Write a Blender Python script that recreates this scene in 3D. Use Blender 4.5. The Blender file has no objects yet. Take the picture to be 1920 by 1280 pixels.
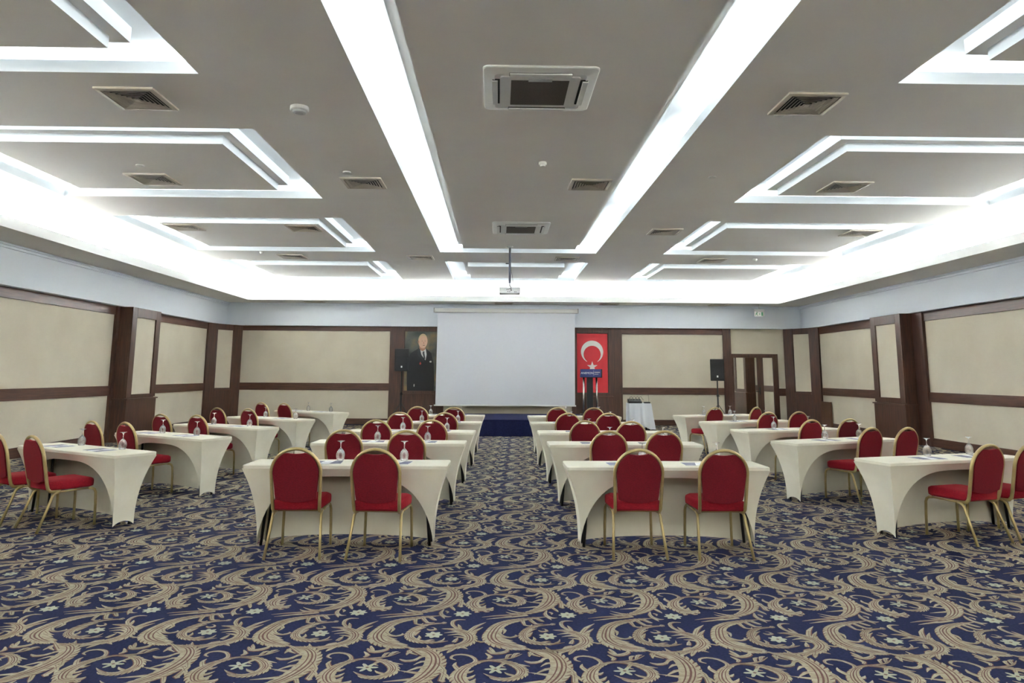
import bpy, bmesh, math, random
import numpy as np
from mathutils import Matrix, Vector, Euler

S = bpy.context.scene
COL = S.collection
random.seed(7)
R = math.radians

# ------------------------------------------------------------------ camera
F_PX, CY_PX, EYE = 1340.5, 501.7, 1.55
YAW, PITCH, ROLL = 0.0185, 0.1482, 0.0059
cam = bpy.data.cameras.new('camera')
cam.sensor_fit = 'HORIZONTAL'
cam.sensor_width = 36.0
cam.lens = F_PX / 1920 * 36.0
cam.shift_y = -(640 - CY_PX) / 1920
cam.clip_start, cam.clip_end = 0.05, 100
cam_o = bpy.data.objects.new('camera', cam)
COL.objects.link(cam_o)
_f0 = Vector((math.sin(YAW), math.cos(YAW), 0)); _r0 = Vector((math.cos(YAW), -math.sin(YAW), 0)); _u0 = Vector((0, 0, 1))
_f = _f0 * math.cos(PITCH) + _u0 * math.sin(PITCH)
_u = _u0 * math.cos(PITCH) - _f0 * math.sin(PITCH)
_r = _r0 * math.cos(ROLL) + _u * math.sin(ROLL)
_u2 = _u * math.cos(ROLL) - _r0 * math.sin(ROLL)
cam_o.matrix_world = Matrix(((_r.x, _u2.x, -_f.x, 0), (_r.y, _u2.y, -_f.y, 0), (_r.z, _u2.z, -_f.z, EYE), (0, 0, 0, 1)))
S.camera = cam_o

# ------------------------------------------------------------------ world, exposure
W = bpy.data.worlds.new('world'); S.world = W; W.use_nodes = True
W.node_tree.nodes['Background'].inputs[0].default_value = (0.5, 0.55, 0.6, 1)
W.node_tree.nodes['Background'].inputs[1].default_value = 0.0
S.view_settings.view_transform = 'Standard'
S.view_settings.look = 'None'
S.view_settings.gamma = 1.0
S.view_settings.use_curve_mapping = False
S.view_settings.exposure = 2.38
S.cycles.use_denoising = True
S.cycles.max_bounces = 14
S.cycles.diffuse_bounces = 8
S.cycles.glossy_bounces = 5
S.cycles.transmission_bounces = 10
S.cycles.transparent_max_bounces = 12
S.cycles.sample_clamp_indirect = 8.0
S.cycles.caustics_refractive = False
S.cycles.caustics_reflective = False

# ------------------------------------------------------------------ room dimensions (metres)
XL, XR, YB, YN = -8.72, 9.83, 22.80, -5.0          # wall faces
BL, BR_, BB = -8.52, 9.63, 22.59                   # white bulkhead faces
ZW, ZS, ZC = 3.03, 3.735, 4.29                     # top of wood, soffit, ceiling
LL, LR, LB = -7.55, 8.57, 21.62                    # cove ledge inner edges
ZLIP = 3.905
HOLES = [(-6.85, -2.80, 2.70, 6.35), (-6.85, -2.80, 7.85, 11.10), (-6.85, -2.80, 12.52, 16.08), (-6.85, -2.80, 17.45, 20.85),
         (3.75, 7.90, 2.70, 6.35), (3.75, 7.90, 7.85, 11.10), (3.75, 7.90, 12.52, 16.08), (3.75, 7.90, 17.45, 20.85),
         (-1.33, 2.21, 17.45, 20.85), (-1.34, 2.21, -3.5, 16.05)]
PANELS = [(-6.33, -3.36, 3.22, 5.84), (-6.33, -3.36, 8.41, 10.62), (-6.33, -3.36, 13.08, 15.55), (-6.33, -3.36, 18.2, 20.38),
          (4.27, 7.31, 3.22, 5.84), (4.27, 7.31, 8.41, 10.62), (4.27, 7.31, 13.08, 15.58), (4.27, 7.31, 18.2, 20.45),
          (-0.80, 1.69, 18.2, 20.42), (-0.79, 1.68, -2.95, 15.52)]
ZLT, ZCT = 4.41, 4.54                              # top of slab lip, top of cavity

# ------------------------------------------------------------------ lamps: fluorescent strips hidden in the coves, plus an added rear fill
LAMP = (0.92, 0.965, 1.0)
COVE_W, COFFER_W, TROUGH_W = 18.5, 1.4, 4.6       # watts per metre
def strip(x0, y0, x1, y1, z, wpm, tilt=(0, 0), width=0.07):
    L = math.hypot(x1 - x0, y1 - y0)
    d = bpy.data.lights.new('strip_lamp', 'AREA')
    d.shape = 'RECTANGLE'; d.size = L; d.size_y = width
    d.energy = wpm * L; d.color = LAMP
    o = bpy.data.objects.new('strip_lamp', d); COL.objects.link(o)
    zax = Vector((-tilt[0], -tilt[1], -1)).normalized()          # lamps shine along -Z
    xax = Vector((x1 - x0, y1 - y0, 0)).normalized()
    yax = zax.cross(xax).normalized(); xax = yax.cross(zax)
    m = Matrix((xax, yax, zax)).transposed().to_4x4(); m.translation = ((x0 + x1) / 2, (y0 + y1) / 2, z)
    o.matrix_world = m
    return o
for a, b in ((-4.6, 15.9), (16.9, 21.6)): strip(BL + 0.40, a, BL + 0.40, b, 3.80, COVE_W, (-.6, 0))
for a, b in ((-4.6, 21.6),): strip(BR_ - 0.40, a, BR_ - 0.40, b, 3.80, COVE_W, (.6, 0))
for a, b in ((-7.9, 7.0), (7.7, 9.0)): strip(a, BB - 0.40, b, BB - 0.40, 3.80, COVE_W, (0, .6))
strip(-7.6, YN + 0.6, 8.6, YN + 0.6, 3.80, COVE_W * 0.6)  # unseen strip added behind the camera to brighten chair backs and near floor
for i, (x0, x1, y0, y1) in enumerate(HOLES):
    d = 0.15
    if i == 9:
        strip(x0 - d, y0, x0 - d, y1, 4.435, TROUGH_W)
        for a, b in ((-3.5, 7.6), (8.1, 12.0), (12.5, 16.0)): strip(x1 + d, a, x1 + d, b, 4.435, TROUGH_W)
        strip(x0, y1 + d, x1, y1 + d, 4.435, COFFER_W)
    else:
        strip(x0 - d, y0, x0 - d, y1, 4.435, COFFER_W); strip(x1 + d, y0, x1 + d, y1, 4.435, COFFER_W)
        strip(x0, y0 - d, x1, y0 - d, 4.435, COFFER_W); strip(x0, y1 + d, x1, y1 + d, 4.435, COFFER_W)

# ------------------------------------------------------------------ materials
def lin(c):
    return tuple(((v / 255) / 12.92 if v / 255 <= 0.04045 else ((v / 255 + 0.055) / 1.055) ** 2.4) for v in c) + (1.0,)
def mat(name, rgb, rough=0.6, metal=0.0, spec=0.5, **kw):
    m = bpy.data.materials.new(name); m.use_nodes = True
    p = m.node_tree.nodes['Principled BSDF']
    p.inputs['Base Color'].default_value = lin(rgb)
    p.inputs['Roughness'].default_value = rough
    p.inputs['Metallic'].default_value = metal
    p.inputs['Specular IOR Level'].default_value = spec
    for k, v in kw.items(): p.inputs[k.replace('_', ' ')].default_value = v
    return m
def noise_mix(m, rgb2, scale=(1, 1, 1), nscale=5.0, detail=4.0, lo=0.35, hi=0.65, bump=0.0, bscale=None):
    nt = m.node_tree; p = nt.nodes['Principled BSDF']
    tc = nt.nodes.new('ShaderNodeTexCoord'); mp = nt.nodes.new('ShaderNodeMapping')
    mp.inputs['Scale'].default_value = scale
    nt.links.new(tc.outputs['Object'], mp.inputs['Vector'])
    n = nt.nodes.new('ShaderNodeTexNoise'); n.inputs['Scale'].default_value = nscale; n.inputs['Detail'].default_value = detail
    nt.links.new(mp.outputs[0], n.inputs['Vector'])
    r = nt.nodes.new('ShaderNodeValToRGB')
    r.color_ramp.elements[0].position = lo; r.color_ramp.elements[1].position = hi
    r.color_ramp.elements[0].color = tuple(p.inputs['Base Color'].default_value); r.color_ramp.elements[1].color = lin(rgb2)
    nt.links.new(n.outputs['Fac'], r.inputs[0]); nt.links.new(r.outputs[0], p.inputs['Base Color'])
    if bump:
        n2 = n
        if bscale:
            n2 = nt.nodes.new('ShaderNodeTexNoise'); n2.inputs['Scale'].default_value = bscale; n2.inputs['Detail'].default_value = 3
            nt.links.new(mp.outputs[0], n2.inputs['Vector'])
        b = nt.nodes.new('ShaderNodeBump'); b.inputs['Strength'].default_value = bump; b.inputs['Distance'].default_value = 0.01
        nt.links.new(n2.outputs['Fac'], b.inputs['Height']); nt.links.new(b.outputs[0], p.inputs['Normal'])
    return m
M = {}
M['ceil'] = noise_mix(mat('ceiling_paint', (233, 232, 228), 0.9, spec=0.2), (229, 226, 222), (1, 1, 1), 0.6, 3)
M['white'] = mat('white_paint', (226, 229, 230), 0.85, spec=0.2)
M['bulk'] = mat('bulkhead_paint', (226, 234, 243), 0.85, spec=0.2)
M['paper'] = noise_mix(mat('beige_wallpaper', (206, 199, 180), 0.85, spec=0.2), (199, 191, 172), (1, 1, 1), 1.3, 5, bump=0.12, bscale=90)
M['wood_v'] = noise_mix(mat('dark_wood_upright', (82, 52, 40), 0.42), (60, 38, 29), (9, 9, 0.7), 3.0, 6)
M['wood_h'] = noise_mix(mat('dark_wood_level', (88, 56, 43), 0.42), (64, 40, 31), (0.7, 0.7, 9), 3.0, 6)
M['navy'] = noise_mix(mat('carpet_navy', (44, 48, 80), 0.95, spec=0.1), (36, 40, 70), (1, 1, 1), 60, 3)
M['cream'] = noise_mix(mat('carpet_cream', (172, 165, 143), 0.95, spec=0.1), (154, 144, 122), (1, 1, 1), 22, 3)
M['rose'] = mat('carpet_rose_brown', (108, 80, 74), 0.95, spec=0.1)
M['sage'] = mat('carpet_sage', (166, 168, 148), 0.95, spec=0.1)
def velvet(name, a, b):
    m = noise_mix(mat(name, a, 0.85, spec=0.2), b, (30, 30, 90), 2.2, 3, 0.3, 0.7, bump=0.15)
    p = m.node_tree.nodes['Principled BSDF']
    p.inputs['Sheen Weight'].default_value = 0.35; p.inputs['Sheen Roughness'].default_value = 0.4
    p.inputs['Sheen Tint'].default_value = lin((230, 90, 90))
    return m
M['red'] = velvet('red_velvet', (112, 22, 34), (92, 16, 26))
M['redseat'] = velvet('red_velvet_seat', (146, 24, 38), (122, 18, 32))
M['red2'] = velvet('dark_red_velvet', (82, 12, 24), (66, 8, 18))
M['gold'] = noise_mix(mat('champagne_gold_metal', (178, 160, 112), 0.34, metal=0.55), (164, 146, 100), (1, 1, 1), 8, 2)
M['cloth'] = noise_mix(mat('cream_stretch_fabric', (222, 219, 203), 0.9, spec=0.15), (216, 212, 195), (1, 1, 1), 4, 3, bump=0.05, bscale=200)
M['black'] = mat('black_plastic', (22, 23, 25), 0.55)
M['blackm'] = mat('black_metal', (18, 18, 20), 0.4)
M['grille'] = noise_mix(mat('speaker_grille', (30, 32, 36), 0.6), (22, 23, 26), (1, 1, 1), 120, 1)
M['wlabel'] = mat('white_print', (228, 228, 226), 0.6)
M['screen'] = mat('screen_fabric', (214, 217, 224), 0.9, spec=0.1)
M['plast'] = mat('white_plastic', (216, 217, 214), 0.5)
M['plast2'] = mat('grey_plastic', (176, 178, 178), 0.5)
M['ventc'] = mat('vent_metal', (186, 178, 164), 0.5)
M['ventd'] = mat('vent_dark', (30, 28, 26), 0.8)
M['filter'] = noise_mix(mat('filter_mesh', (92, 86, 80), 0.8), (72, 67, 62), (1, 1, 1), 160, 1)
M['blue'] = noise_mix(mat('navy_stage_felt', (34, 38, 72), 0.95, spec=0.1), (28, 31, 62), (1, 1, 1), 30, 2)
M['signb'] = mat('blue_sign', (48, 58, 118), 0.5)
M['chrome'] = mat('brushed_steel', (190, 190, 186), 0.25, metal=0.9)
M['tcloth'] = mat('white_linen', (222, 226, 232), 0.85, spec=0.2)
M['flag'] = mat('flag_red', (196, 32, 44), 0.5)
M['flagw'] = mat('flag_white', (226, 226, 224), 0.5)
M['green'] = mat('sign_green', (20, 110, 66), 0.5)
M['paperw'] = mat('leaflet_white', (224, 226, 228), 0.6)
M['paperb'] = mat('leaflet_navy', (40, 44, 92), 0.45)
M['wood_b'] = noise_mix(mat('brown_board', (92, 62, 44), 0.5), (78, 52, 38), (9, 9, 0.7), 3, 5)
M['mirror'] = mat('mirror', (236, 236, 232), 0.02, metal=1.0)
g = mat('clear_glass', (255, 255, 255), 0.0); M['glass'] = g
g.node_tree.nodes['Principled BSDF'].inputs['Transmission Weight'].default_value = 0.90
g.node_tree.nodes['Principled BSDF'].inputs['IOR'].default_value = 1.48
_nt = g.node_tree; _mx = _nt.nodes.new('ShaderNodeMixShader'); _tr = _nt.nodes.new('ShaderNodeBsdfTransparent'); _mx.inputs[0].default_value = 0.65
_nt.links.new(_tr.outputs[0], _mx.inputs[1]); _nt.links.new(_nt.nodes['Principled BSDF'].outputs[0], _mx.inputs[2]); _nt.links.new(_mx.outputs[0], _nt.nodes['Material Output'].inputs['Surface'])
PT = dict(skin=(206, 166, 140), skin2=(170, 122, 98), hair=(190, 168, 130), suit=(30, 31, 34), suit2=(44, 46, 50), shirt=(214, 214, 210), tie=(60, 62, 64), red=(190, 60, 50), white=(220, 220, 214), dark=(90, 60, 48))
for k, v in PT.items(): M['pt_' + k] = mat('print_' + k, v, 0.5)
def backdrop():
    m = mat('print_backdrop', (60, 64, 58), 0.5); nt = m.node_tree; p = nt.nodes['Principled BSDF']
    tc = nt.nodes.new('ShaderNodeTexCoord'); n = nt.nodes.new('ShaderNodeTexNoise'); n.inputs['Scale'].default_value = 1.6; n.inputs['Detail'].default_value = 4
    nt.links.new(tc.outputs['Object'], n.inputs['Vector'])
    r = nt.nodes.new('ShaderNodeValToRGB'); e = r.color_ramp.elements
    e[0].position = 0.34; e[0].color = lin((40, 46, 44)); e[1].position = 0.7; e[1].color = lin((150, 118, 70))
    x = e.new(0.5); x.color = lin((86, 90, 80))
    nt.links.new(n.outputs['Fac'], r.inputs[0]); nt.links.new(r.outputs[0], p.inputs['Base Color'])
    return m
M['pt_back'] = backdrop()

# ------------------------------------------------------------------ mesh helpers
class MB:
    def __init__(s): s.v = []; s.f = []; s.mi = []
    def quad(s, pts, mi=0):
        b = len(s.v); s.v += [tuple(p) for p in pts]; s.f.append(tuple(range(b, b + len(pts)))); s.mi.append(mi)
        return s
    def box(s, x0, x1, y0, y1, z0, z1, mi=0):
        b = len(s.v)
        s.v += [(x0, y0, z0), (x1, y0, z0), (x1, y1, z0), (x0, y1, z0), (x0, y0, z1), (x1, y0, z1), (x1, y1, z1), (x0, y1, z1)]
        for q in ((0, 3, 2, 1), (4, 5, 6, 7), (0, 1, 5, 4), (1, 2, 6, 5), (2, 3, 7, 6), (3, 0, 4, 7)):
            s.f.append(tuple(b + i for i in q)); s.mi.append(mi)
        return s
    def prism(s, poly, a0, a1, axis='z', mi=0):
        # poly in the other two axes; counter-clockwise
        def P(p, t):
            return {'z': (p[0], p[1], t), 'y': (p[0], t, p[1]), 'x': (t, p[0], p[1])}[axis]
        n = len(poly); b = len(s.v)
        s.v += [P(p, a0) for p in poly] + [P(p, a1) for p in poly]
        s.f.append(tuple(b + i for i in reversed(range(n)))); s.mi.append(mi)
        s.f.append(tuple(b + n + i for i in range(n))); s.mi.append(mi)
        for i in range(n):
            j = (i + 1) % n; s.f.append((b + i, b + j, b + n + j, b + n + i)); s.mi.append(mi)
        return s
    def lathe(s, prof, n=20, c=(0, 0, 0), mi=0, closed=False):
        b = len(s.v)
        for r, z in prof:
            for k in range(n):
                a = 2 * math.pi * k / n; s.v.append((c[0] + r * math.cos(a), c[1] + r * math.sin(a), c[2] + z))
        m = len(prof)
        for i in range(m - 1 + (1 if closed else 0)):
            for k in range(n):
                k2 = (k + 1) % n; i2 = (i + 1) % m
                s.f.append((b + i * n + k, b + i * n + k2, b + i2 * n + k2, b + i2 * n + k)); s.mi.append(mi)
        if not closed:
            s.f.append(tuple(b + k for k in reversed(range(n)))); s.mi.append(mi)
            s.f.append(tuple(b + (m - 1) * n + k for k in range(n))); s.mi.append(mi)
        return s
    def tube(s, path, ra, rb=None, n=10, ref=(0, 1, 0), mi=0):
        rb = rb or ra; P = [Vector(p) for p in path]; b = len(s.v); ref = Vector(ref)
        for i, p in enumerate(P):
            t = (P[min(i + 1, len(P) - 1)] - P[max(i - 1, 0)]).normalized()
            u = ref - t * ref.dot(t)
            if u.length < 1e-4: u = Vector((1, 0, 0)) - t * t.x
            u.normalize(); w = t.cross(u)
            A = ra[i] if isinstance(ra, (list, tuple)) else ra
            B = rb[i] if isinstance(rb, (list, tuple)) else rb
            for k in range(n):
                a = 2 * math.pi * k / n; q = p + u * (A * math.cos(a)) + w * (B * math.sin(a)); s.v.append(tuple(q))
        for i in range(len(P) - 1):
            for k in range(n):
                k2 = (k + 1) % n; s.f.append((b + i * n + k, b + i * n + k2, b + (i + 1) * n + k2, b + (i + 1) * n + k)); s.mi.append(mi)
        s.f.append(tuple(b + k for k in reversed(range(n)))); s.mi.append(mi)
        s.f.append(tuple(b + (len(P) - 1) * n + k for k in range(n))); s.mi.append(mi)
        return s
    def grid(s, rows, mi=0):
        b = len(s.v); n = len(rows[0])
        for r in rows: s.v += [tuple(p) for p in r]
        for i in range(len(rows) - 1):
            for k in range(n - 1):
                s.f.append((b + i * n + k, b + i * n + k + 1, b + (i + 1) * n + k + 1, b + (i + 1) * n + k)); s.mi.append(mi)
        return s
    def build(s, name, mats, parent=None, smooth=False, bevel=0, seg=2, fix=True):
        me = bpy.data.meshes.new(name); me.from_pydata(s.v, [], s.f)
        ms = mats if isinstance(mats, (list, tuple)) else [mats]
        for m in ms: me.materials.append(m)
        if len(ms) > 1: me.polygons.foreach_set('material_index', s.mi)
        if fix:
            bm = bmesh.new(); bm.from_mesh(me)
            bmesh.ops.recalc_face_normals(bm, faces=bm.faces); bm.to_mesh(me); bm.free()
        if smooth: me.polygons.foreach_set('use_smooth', [True] * len(me.polygons))
        me.update()
        o = bpy.data.objects.new(name, me); COL.objects.link(o)
        if parent: o.parent = parent
        if bevel:
            md = o.modifiers.new('bevel', 'BEVEL'); md.width = bevel; md.segments = seg; md.limit_method = 'ANGLE'; md.angle_limit = R(40)
        return o
def tag(o, label, cat, group=None, kind=None):
    o['label'] = label; o['category'] = cat
    if group: o['group'] = group
    if kind: o['kind'] = kind
    return o
def thing(name, label, cat, loc=(0, 0, 0), rz=0.0, group=None):
    o = bpy.data.objects.new(name, None); o.empty_display_size = 0.1; COL.objects.link(o)
    o.location = loc; o.rotation_euler = (0, 0, rz)
    return tag(o, label, cat, group)
def struct(o, label=None):
    o['kind'] = 'structure'
    if label: o['label'] = label
    return o
def copy_tree(o, parent=None):
    c = o.copy(); COL.objects.link(c)
    if parent: c.parent = parent
    for ch in list(o.children): copy_tree(ch, c)
    return c
def ellipse(cx, cy, rx, ry, n=24, a0=0, a1=2 * math.pi):
    return [(cx + rx * math.cos(a0 + (a1 - a0) * i / n), cy + ry * math.sin(a0 + (a1 - a0) * i / n)) for i in range(n)]
def rrect(x0, x1, y0, y1, r, n=5):
    P = []
    for cx, cy, a in ((x1 - r, y1 - r, 0), (x0 + r, y1 - r, 90), (x0 + r, y0 + r, 180), (x1 - r, y0 + r, 270)):
        for i in range(n + 1):
            t = R(a + 90 * i / n); P.append((cx + r * math.cos(t), cy + r * math.sin(t)))
    return P

# ------------------------------------------------------------------ floor with the woven scroll carpet
CARPET = [[["m",[[-0.401,0.352,0.003],[-0.314,0.379,0.022],[-0.211,0.398,0.03],[-0.108,0.435,0.05],[-0.022,0.506,0.08],[0.041,0.607,0.105],[0.077,0.736,0.11],[0.07,0.853,0.09],[0.027,0.934,0.07],[-0.026,0.957,0.04],[-0.065,0.966,0.01]]],["l",[[0.059,0.582,0.03],[-0.042,0.557,0.03],[-0.165,0.533,0.003]]],["l",[[0.063,0.645,0.03],[-0.009,0.64,0.03],[-0.1,0.671,0.003]]],["l",[[0.05,0.723,0.03],[-0.006,0.71,0.026],[-0.073,0.645,0.003]]],["l",[[0.045,0.79,0.03],[0.004,0.79,0.024],[-0.034,0.744,0.003]]],["l",[[0.023,0.872,0.03],[-0.009,0.853,0.025],[-0.026,0.803,0.003]]],["l",[[-0.076,0.425,0.03],[-0.17,0.444,0.024],[-0.235,0.501,0.003]]],["l",[[-0.151,0.414,0.024],[-0.214,0.425,0.02],[-0.245,0.454,0.003]]],["l",[[-0.103,0.391,0.03],[-0.205,0.356,0.026],[-0.323,0.334,0.003]]],["l",[[-0.207,0.368,0.024],[-0.3,0.334,0.02],[-0.371,0.312,0.003]]],["l",[[0.092,0.763,0.03],[0.138,0.671,0.026],[0.132,0.545,0.034],[0.152,0.54,0.01]]],["l",[[0.11,0.671,0.024],[0.153,0.607,0.024],[0.167,0.557,0.003]]],["l",[[0.069,0.545,0.026],[0.093,0.484,0.022],[0.102,0.453,0.003]]],["l",[[-0.077,0.957,0.015],[-0.083,0.929,0.025],[-0.028,0.881,0.006]]],["m",[[0.014,0.356,0.006],[-0.053,0.338,0.035],[-0.139,0.307,0.05],[-0.223,0.263,0.065],[-0.287,0.193,0.08],[-0.321,0.09,0.095],[-0.333,-0.009,0.105],[-0.302,-0.094,0.1],[-0.236,-0.149,0.075],[-0.179,-0.172,0.05],[-0.123,-0.194,0.015]]],["l",[[-0.295,0.059,0.03],[-0.266,0.01,0.03],[-0.222,-0.009,0.02],[-0.187,0.016,0.022],[-0.193,0.034,0.006]]],["l",[[-0.289,0.161,0.03],[-0.253,0.11,0.024],[-0.265,0.049,0.005]]],["l",[[-0.279,-0.047,0.034],[-0.233,-0.076,0.03],[-0.188,-0.103,0.003]]],["l",[[-0.258,-0.094,0.036],[-0.192,-0.127,0.032],[-0.134,-0.153,0.003]]],["l",[[-0.239,-0.131,0.03],[-0.18,-0.163,0.028],[-0.138,-0.181,0.003]]],["l",[[-0.3,0.001,0.03],[-0.251,-0.047,0.028],[-0.208,-0.061,0.003]]],["l",[[-0.335,-0.038,0.03],[-0.349,-0.075,0.026],[-0.363,-0.112,0.004]]],["l",[[-0.334,0.079,0.026],[-0.353,0.07,0.02],[-0.359,0.04,0.003]]],["l",[[-0.236,0.246,0.026],[-0.288,0.203,0.02],[-0.329,0.14,0.003]]],["l",[[-0.139,0.3,0.03],[-0.128,0.203,0.02],[-0.09,0.192,0.016],[-0.085,0.213,0.004]]],["l",[[-0.095,0.316,0.03],[-0.057,0.224,0.026],[-0.013,0.228,0.006]]],["l",[[-0.052,0.334,0.03],[-0.017,0.278,0.026],[-0.002,0.267,0.005]]],["m",[[0.062,0.207,0.008],[0.018,0.209,0.026],[-0.053,0.186,0.034],[-0.112,0.13,0.042],[-0.144,0.039,0.05],[-0.135,-0.038,0.052],[-0.088,-0.091,0.046],[-0.01,-0.113,0.036],[0.05,-0.106,0.02],[0.094,-0.091,0.003]]],["l",[[-0.125,0.059,0.024],[-0.096,0.109,0.022],[-0.056,0.14,0.003]]],["l",[[-0.119,0.0,0.024],[-0.103,0.049,0.022],[-0.085,0.079,0.003]]],["l",[[-0.096,-0.076,0.024],[-0.08,-0.038,0.022],[-0.087,0.0,0.003]]],["l",[[-0.052,-0.104,0.024],[-0.014,-0.076,0.02],[0.014,-0.076,0.003]]],["l",[[0.033,0.203,0.026],[0.046,0.228,0.02],[0.065,0.22,0.003]]],["l",[[0.037,-0.104,0.02],[0.062,-0.076,0.014],[0.069,-0.039,0.003]]],["m",[[0.048,0.109,0.005],[0.105,0.103,0.034],[0.164,0.069,0.054],[0.213,-0.0,0.07],[0.22,-0.086,0.072],[0.182,-0.15,0.064],[0.124,-0.191,0.05],[0.059,-0.215,0.034],[-0.014,-0.212,0.024],[-0.081,-0.206,0.016],[-0.129,-0.194,0.004]]],["l",[[0.171,0.069,0.032],[0.112,0.109,0.028],[0.04,0.113,0.003]]],["l",[[0.187,0.029,0.032],[0.129,0.059,0.028],[0.06,0.039,0.003]]],["l",[[0.196,-0.01,0.03],[0.146,0.019,0.026],[0.084,-0.0,0.003]]],["l",[[0.198,-0.048,0.026],[0.162,-0.029,0.022],[0.12,-0.023,0.003]]],["l",[[0.201,0.039,0.03],[0.247,0.15,0.03],[0.311,0.228,0.003]]],["l",[[0.216,0.019,0.026],[0.256,0.088,0.024],[0.294,0.139,0.003]]],["l",[[0.231,-0.02,0.022],[0.244,0.029,0.02],[0.26,0.058,0.003]]],["l",[[0.148,0.099,0.026],[0.105,0.171,0.026],[0.1,0.245,0.026],[0.131,0.278,0.02],[0.18,0.274,0.005]]],["l",[[0.156,0.099,0.02],[0.145,0.16,0.02],[0.136,0.192,0.003]]],["l",[[0.15,-0.177,0.03],[0.114,-0.247,0.026],[0.1,-0.276,0.004]]],["l",[[0.163,-0.168,0.026],[0.191,-0.195,0.022],[0.215,-0.218,0.003]]],["l",[[0.135,-0.15,0.03],[0.095,-0.168,0.026],[0.071,-0.2,0.003]]],["l",[[0.126,-0.113,0.026],[0.137,-0.076,0.026],[0.149,-0.039,0.003]]],["l",[[0.105,-0.207,0.024],[0.061,-0.247,0.022],[0.038,-0.276,0.003]]],["l",[[-0.002,-0.207,0.016],[-0.014,-0.185,0.016],[-0.023,-0.158,0.006]]],["l",[[-0.028,-0.212,0.016],[0.015,-0.247,0.016],[0.043,-0.259,0.003]]],["l",[[-0.13,-0.185,0.015],[-0.085,-0.234,0.03],[-0.039,-0.289,0.035],[-0.03,-0.314,0.01]]],["l",[[-0.103,-0.246,0.02],[-0.119,-0.28,0.02],[-0.122,-0.306,0.004]]],["l",[[-0.091,-0.238,0.02],[-0.04,-0.224,0.016],[-0.017,-0.185,0.004]]],["l",[[-0.357,-0.205,0.01],[-0.329,-0.251,0.03],[-0.286,-0.251,0.036],[-0.248,-0.223,0.03],[-0.241,-0.185,0.01]]],["l",[[-0.344,-0.167,0.01],[-0.329,-0.211,0.026],[-0.313,-0.246,0.01]]],["l",[[-0.424,-0.06,0.006],[-0.396,-0.081,0.022],[-0.367,-0.075,0.005]]],["l",[[-0.233,-0.167,0.016],[-0.209,-0.194,0.018],[-0.208,-0.181,0.004]]],["l",[[-0.049,0.109,0.006],[-0.029,0.089,0.022],[0.002,0.099,0.022],[-0.008,0.13,0.008],[-0.026,0.136,0.003]]],["m",[[-0.128,0.92,0.005],[-0.186,0.864,0.016],[-0.266,0.836,0.024],[-0.339,0.822,0.03],[-0.405,0.771,0.044],[-0.45,0.697,0.07],[-0.467,0.607,0.085],[-0.437,0.525,0.07],[-0.394,0.521,0.04],[-0.38,0.557,0.006]]],["l",[[-0.446,0.671,0.026],[-0.414,0.671,0.026],[-0.39,0.697,0.003]]],["l",[[-0.425,0.594,0.026],[-0.404,0.607,0.024],[-0.381,0.64,0.003]]],["l",[[-0.409,0.545,0.026],[-0.389,0.565,0.022],[-0.378,0.594,0.003]]],["l",[[-0.47,0.697,0.03],[-0.498,0.762,0.026],[-0.489,0.803,0.005]]],["l",[[-0.459,0.557,0.026],[-0.475,0.54,0.02],[-0.486,0.557,0.003]]],["l",[[-0.471,0.473,0.006],[-0.432,0.492,0.045],[-0.386,0.496,0.05],[-0.343,0.521,0.036],[-0.329,0.545,0.006]]],["l",[[-0.436,0.473,0.02],[-0.439,0.444,0.022],[-0.418,0.454,0.005]]],["l",[[-0.392,0.484,0.02],[-0.371,0.454,0.022],[-0.35,0.463,0.005]]],["l",[[-0.363,0.501,0.02],[-0.337,0.482,0.022],[-0.329,0.501,0.004]]],["m",[[-0.339,0.825,0.005],[-0.264,0.822,0.03],[-0.194,0.79,0.046],[-0.141,0.718,0.056],[-0.138,0.65,0.054],[-0.18,0.594,0.044],[-0.242,0.582,0.034],[-0.302,0.62,0.022],[-0.34,0.658,0.004]]],["l",[[-0.194,0.79,0.026],[-0.151,0.771,0.024],[-0.091,0.749,0.003]]],["l",[[-0.143,0.697,0.024],[-0.12,0.671,0.03],[-0.11,0.625,0.005]]],["l",[[-0.227,0.79,0.024],[-0.247,0.755,0.02],[-0.221,0.736,0.003]]],["l",[[-0.234,0.582,0.02],[-0.281,0.582,0.016],[-0.308,0.607,0.003]]],["l",[[-0.167,0.62,0.024],[-0.21,0.645,0.02],[-0.229,0.671,0.003]]],["l",[[-0.186,0.864,0.016],[-0.166,0.92,0.026],[-0.138,0.929,0.005]]],["l",[[-0.218,0.853,0.016],[-0.207,0.903,0.024],[-0.183,0.914,0.005]]],["l",[[-0.403,0.781,0.026],[-0.385,0.83,0.024],[-0.416,0.891,0.022],[-0.47,0.914,0.02],[-0.513,0.897,0.018],[-0.52,0.858,0.016],[-0.494,0.836,0.006]]],["l",[[-0.322,0.852,0.014],[-0.305,0.88,0.028],[-0.333,0.931,0.008]]],["l",[[-0.119,0.822,0.006],[-0.083,0.798,0.028],[-0.039,0.809,0.026],[-0.021,0.844,0.006]]],["l",[[0.027,0.477,0.01],[0.013,0.414,0.026],[0.025,0.356,0.028],[0.045,0.294,0.005]]],["l",[[0.023,0.379,0.016],[0.049,0.334,0.024],[0.087,0.334,0.003]]],["l",[[0.041,0.449,0.014],[0.058,0.425,0.02],[0.052,0.397,0.004]]]],[["a",-0.0,0.004,0.056,7.0],["d",0.156,0.383,0.06,8.0],["b",-0.276,0.707,0.058,6.0]],[-0.373,4.571]]
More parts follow.
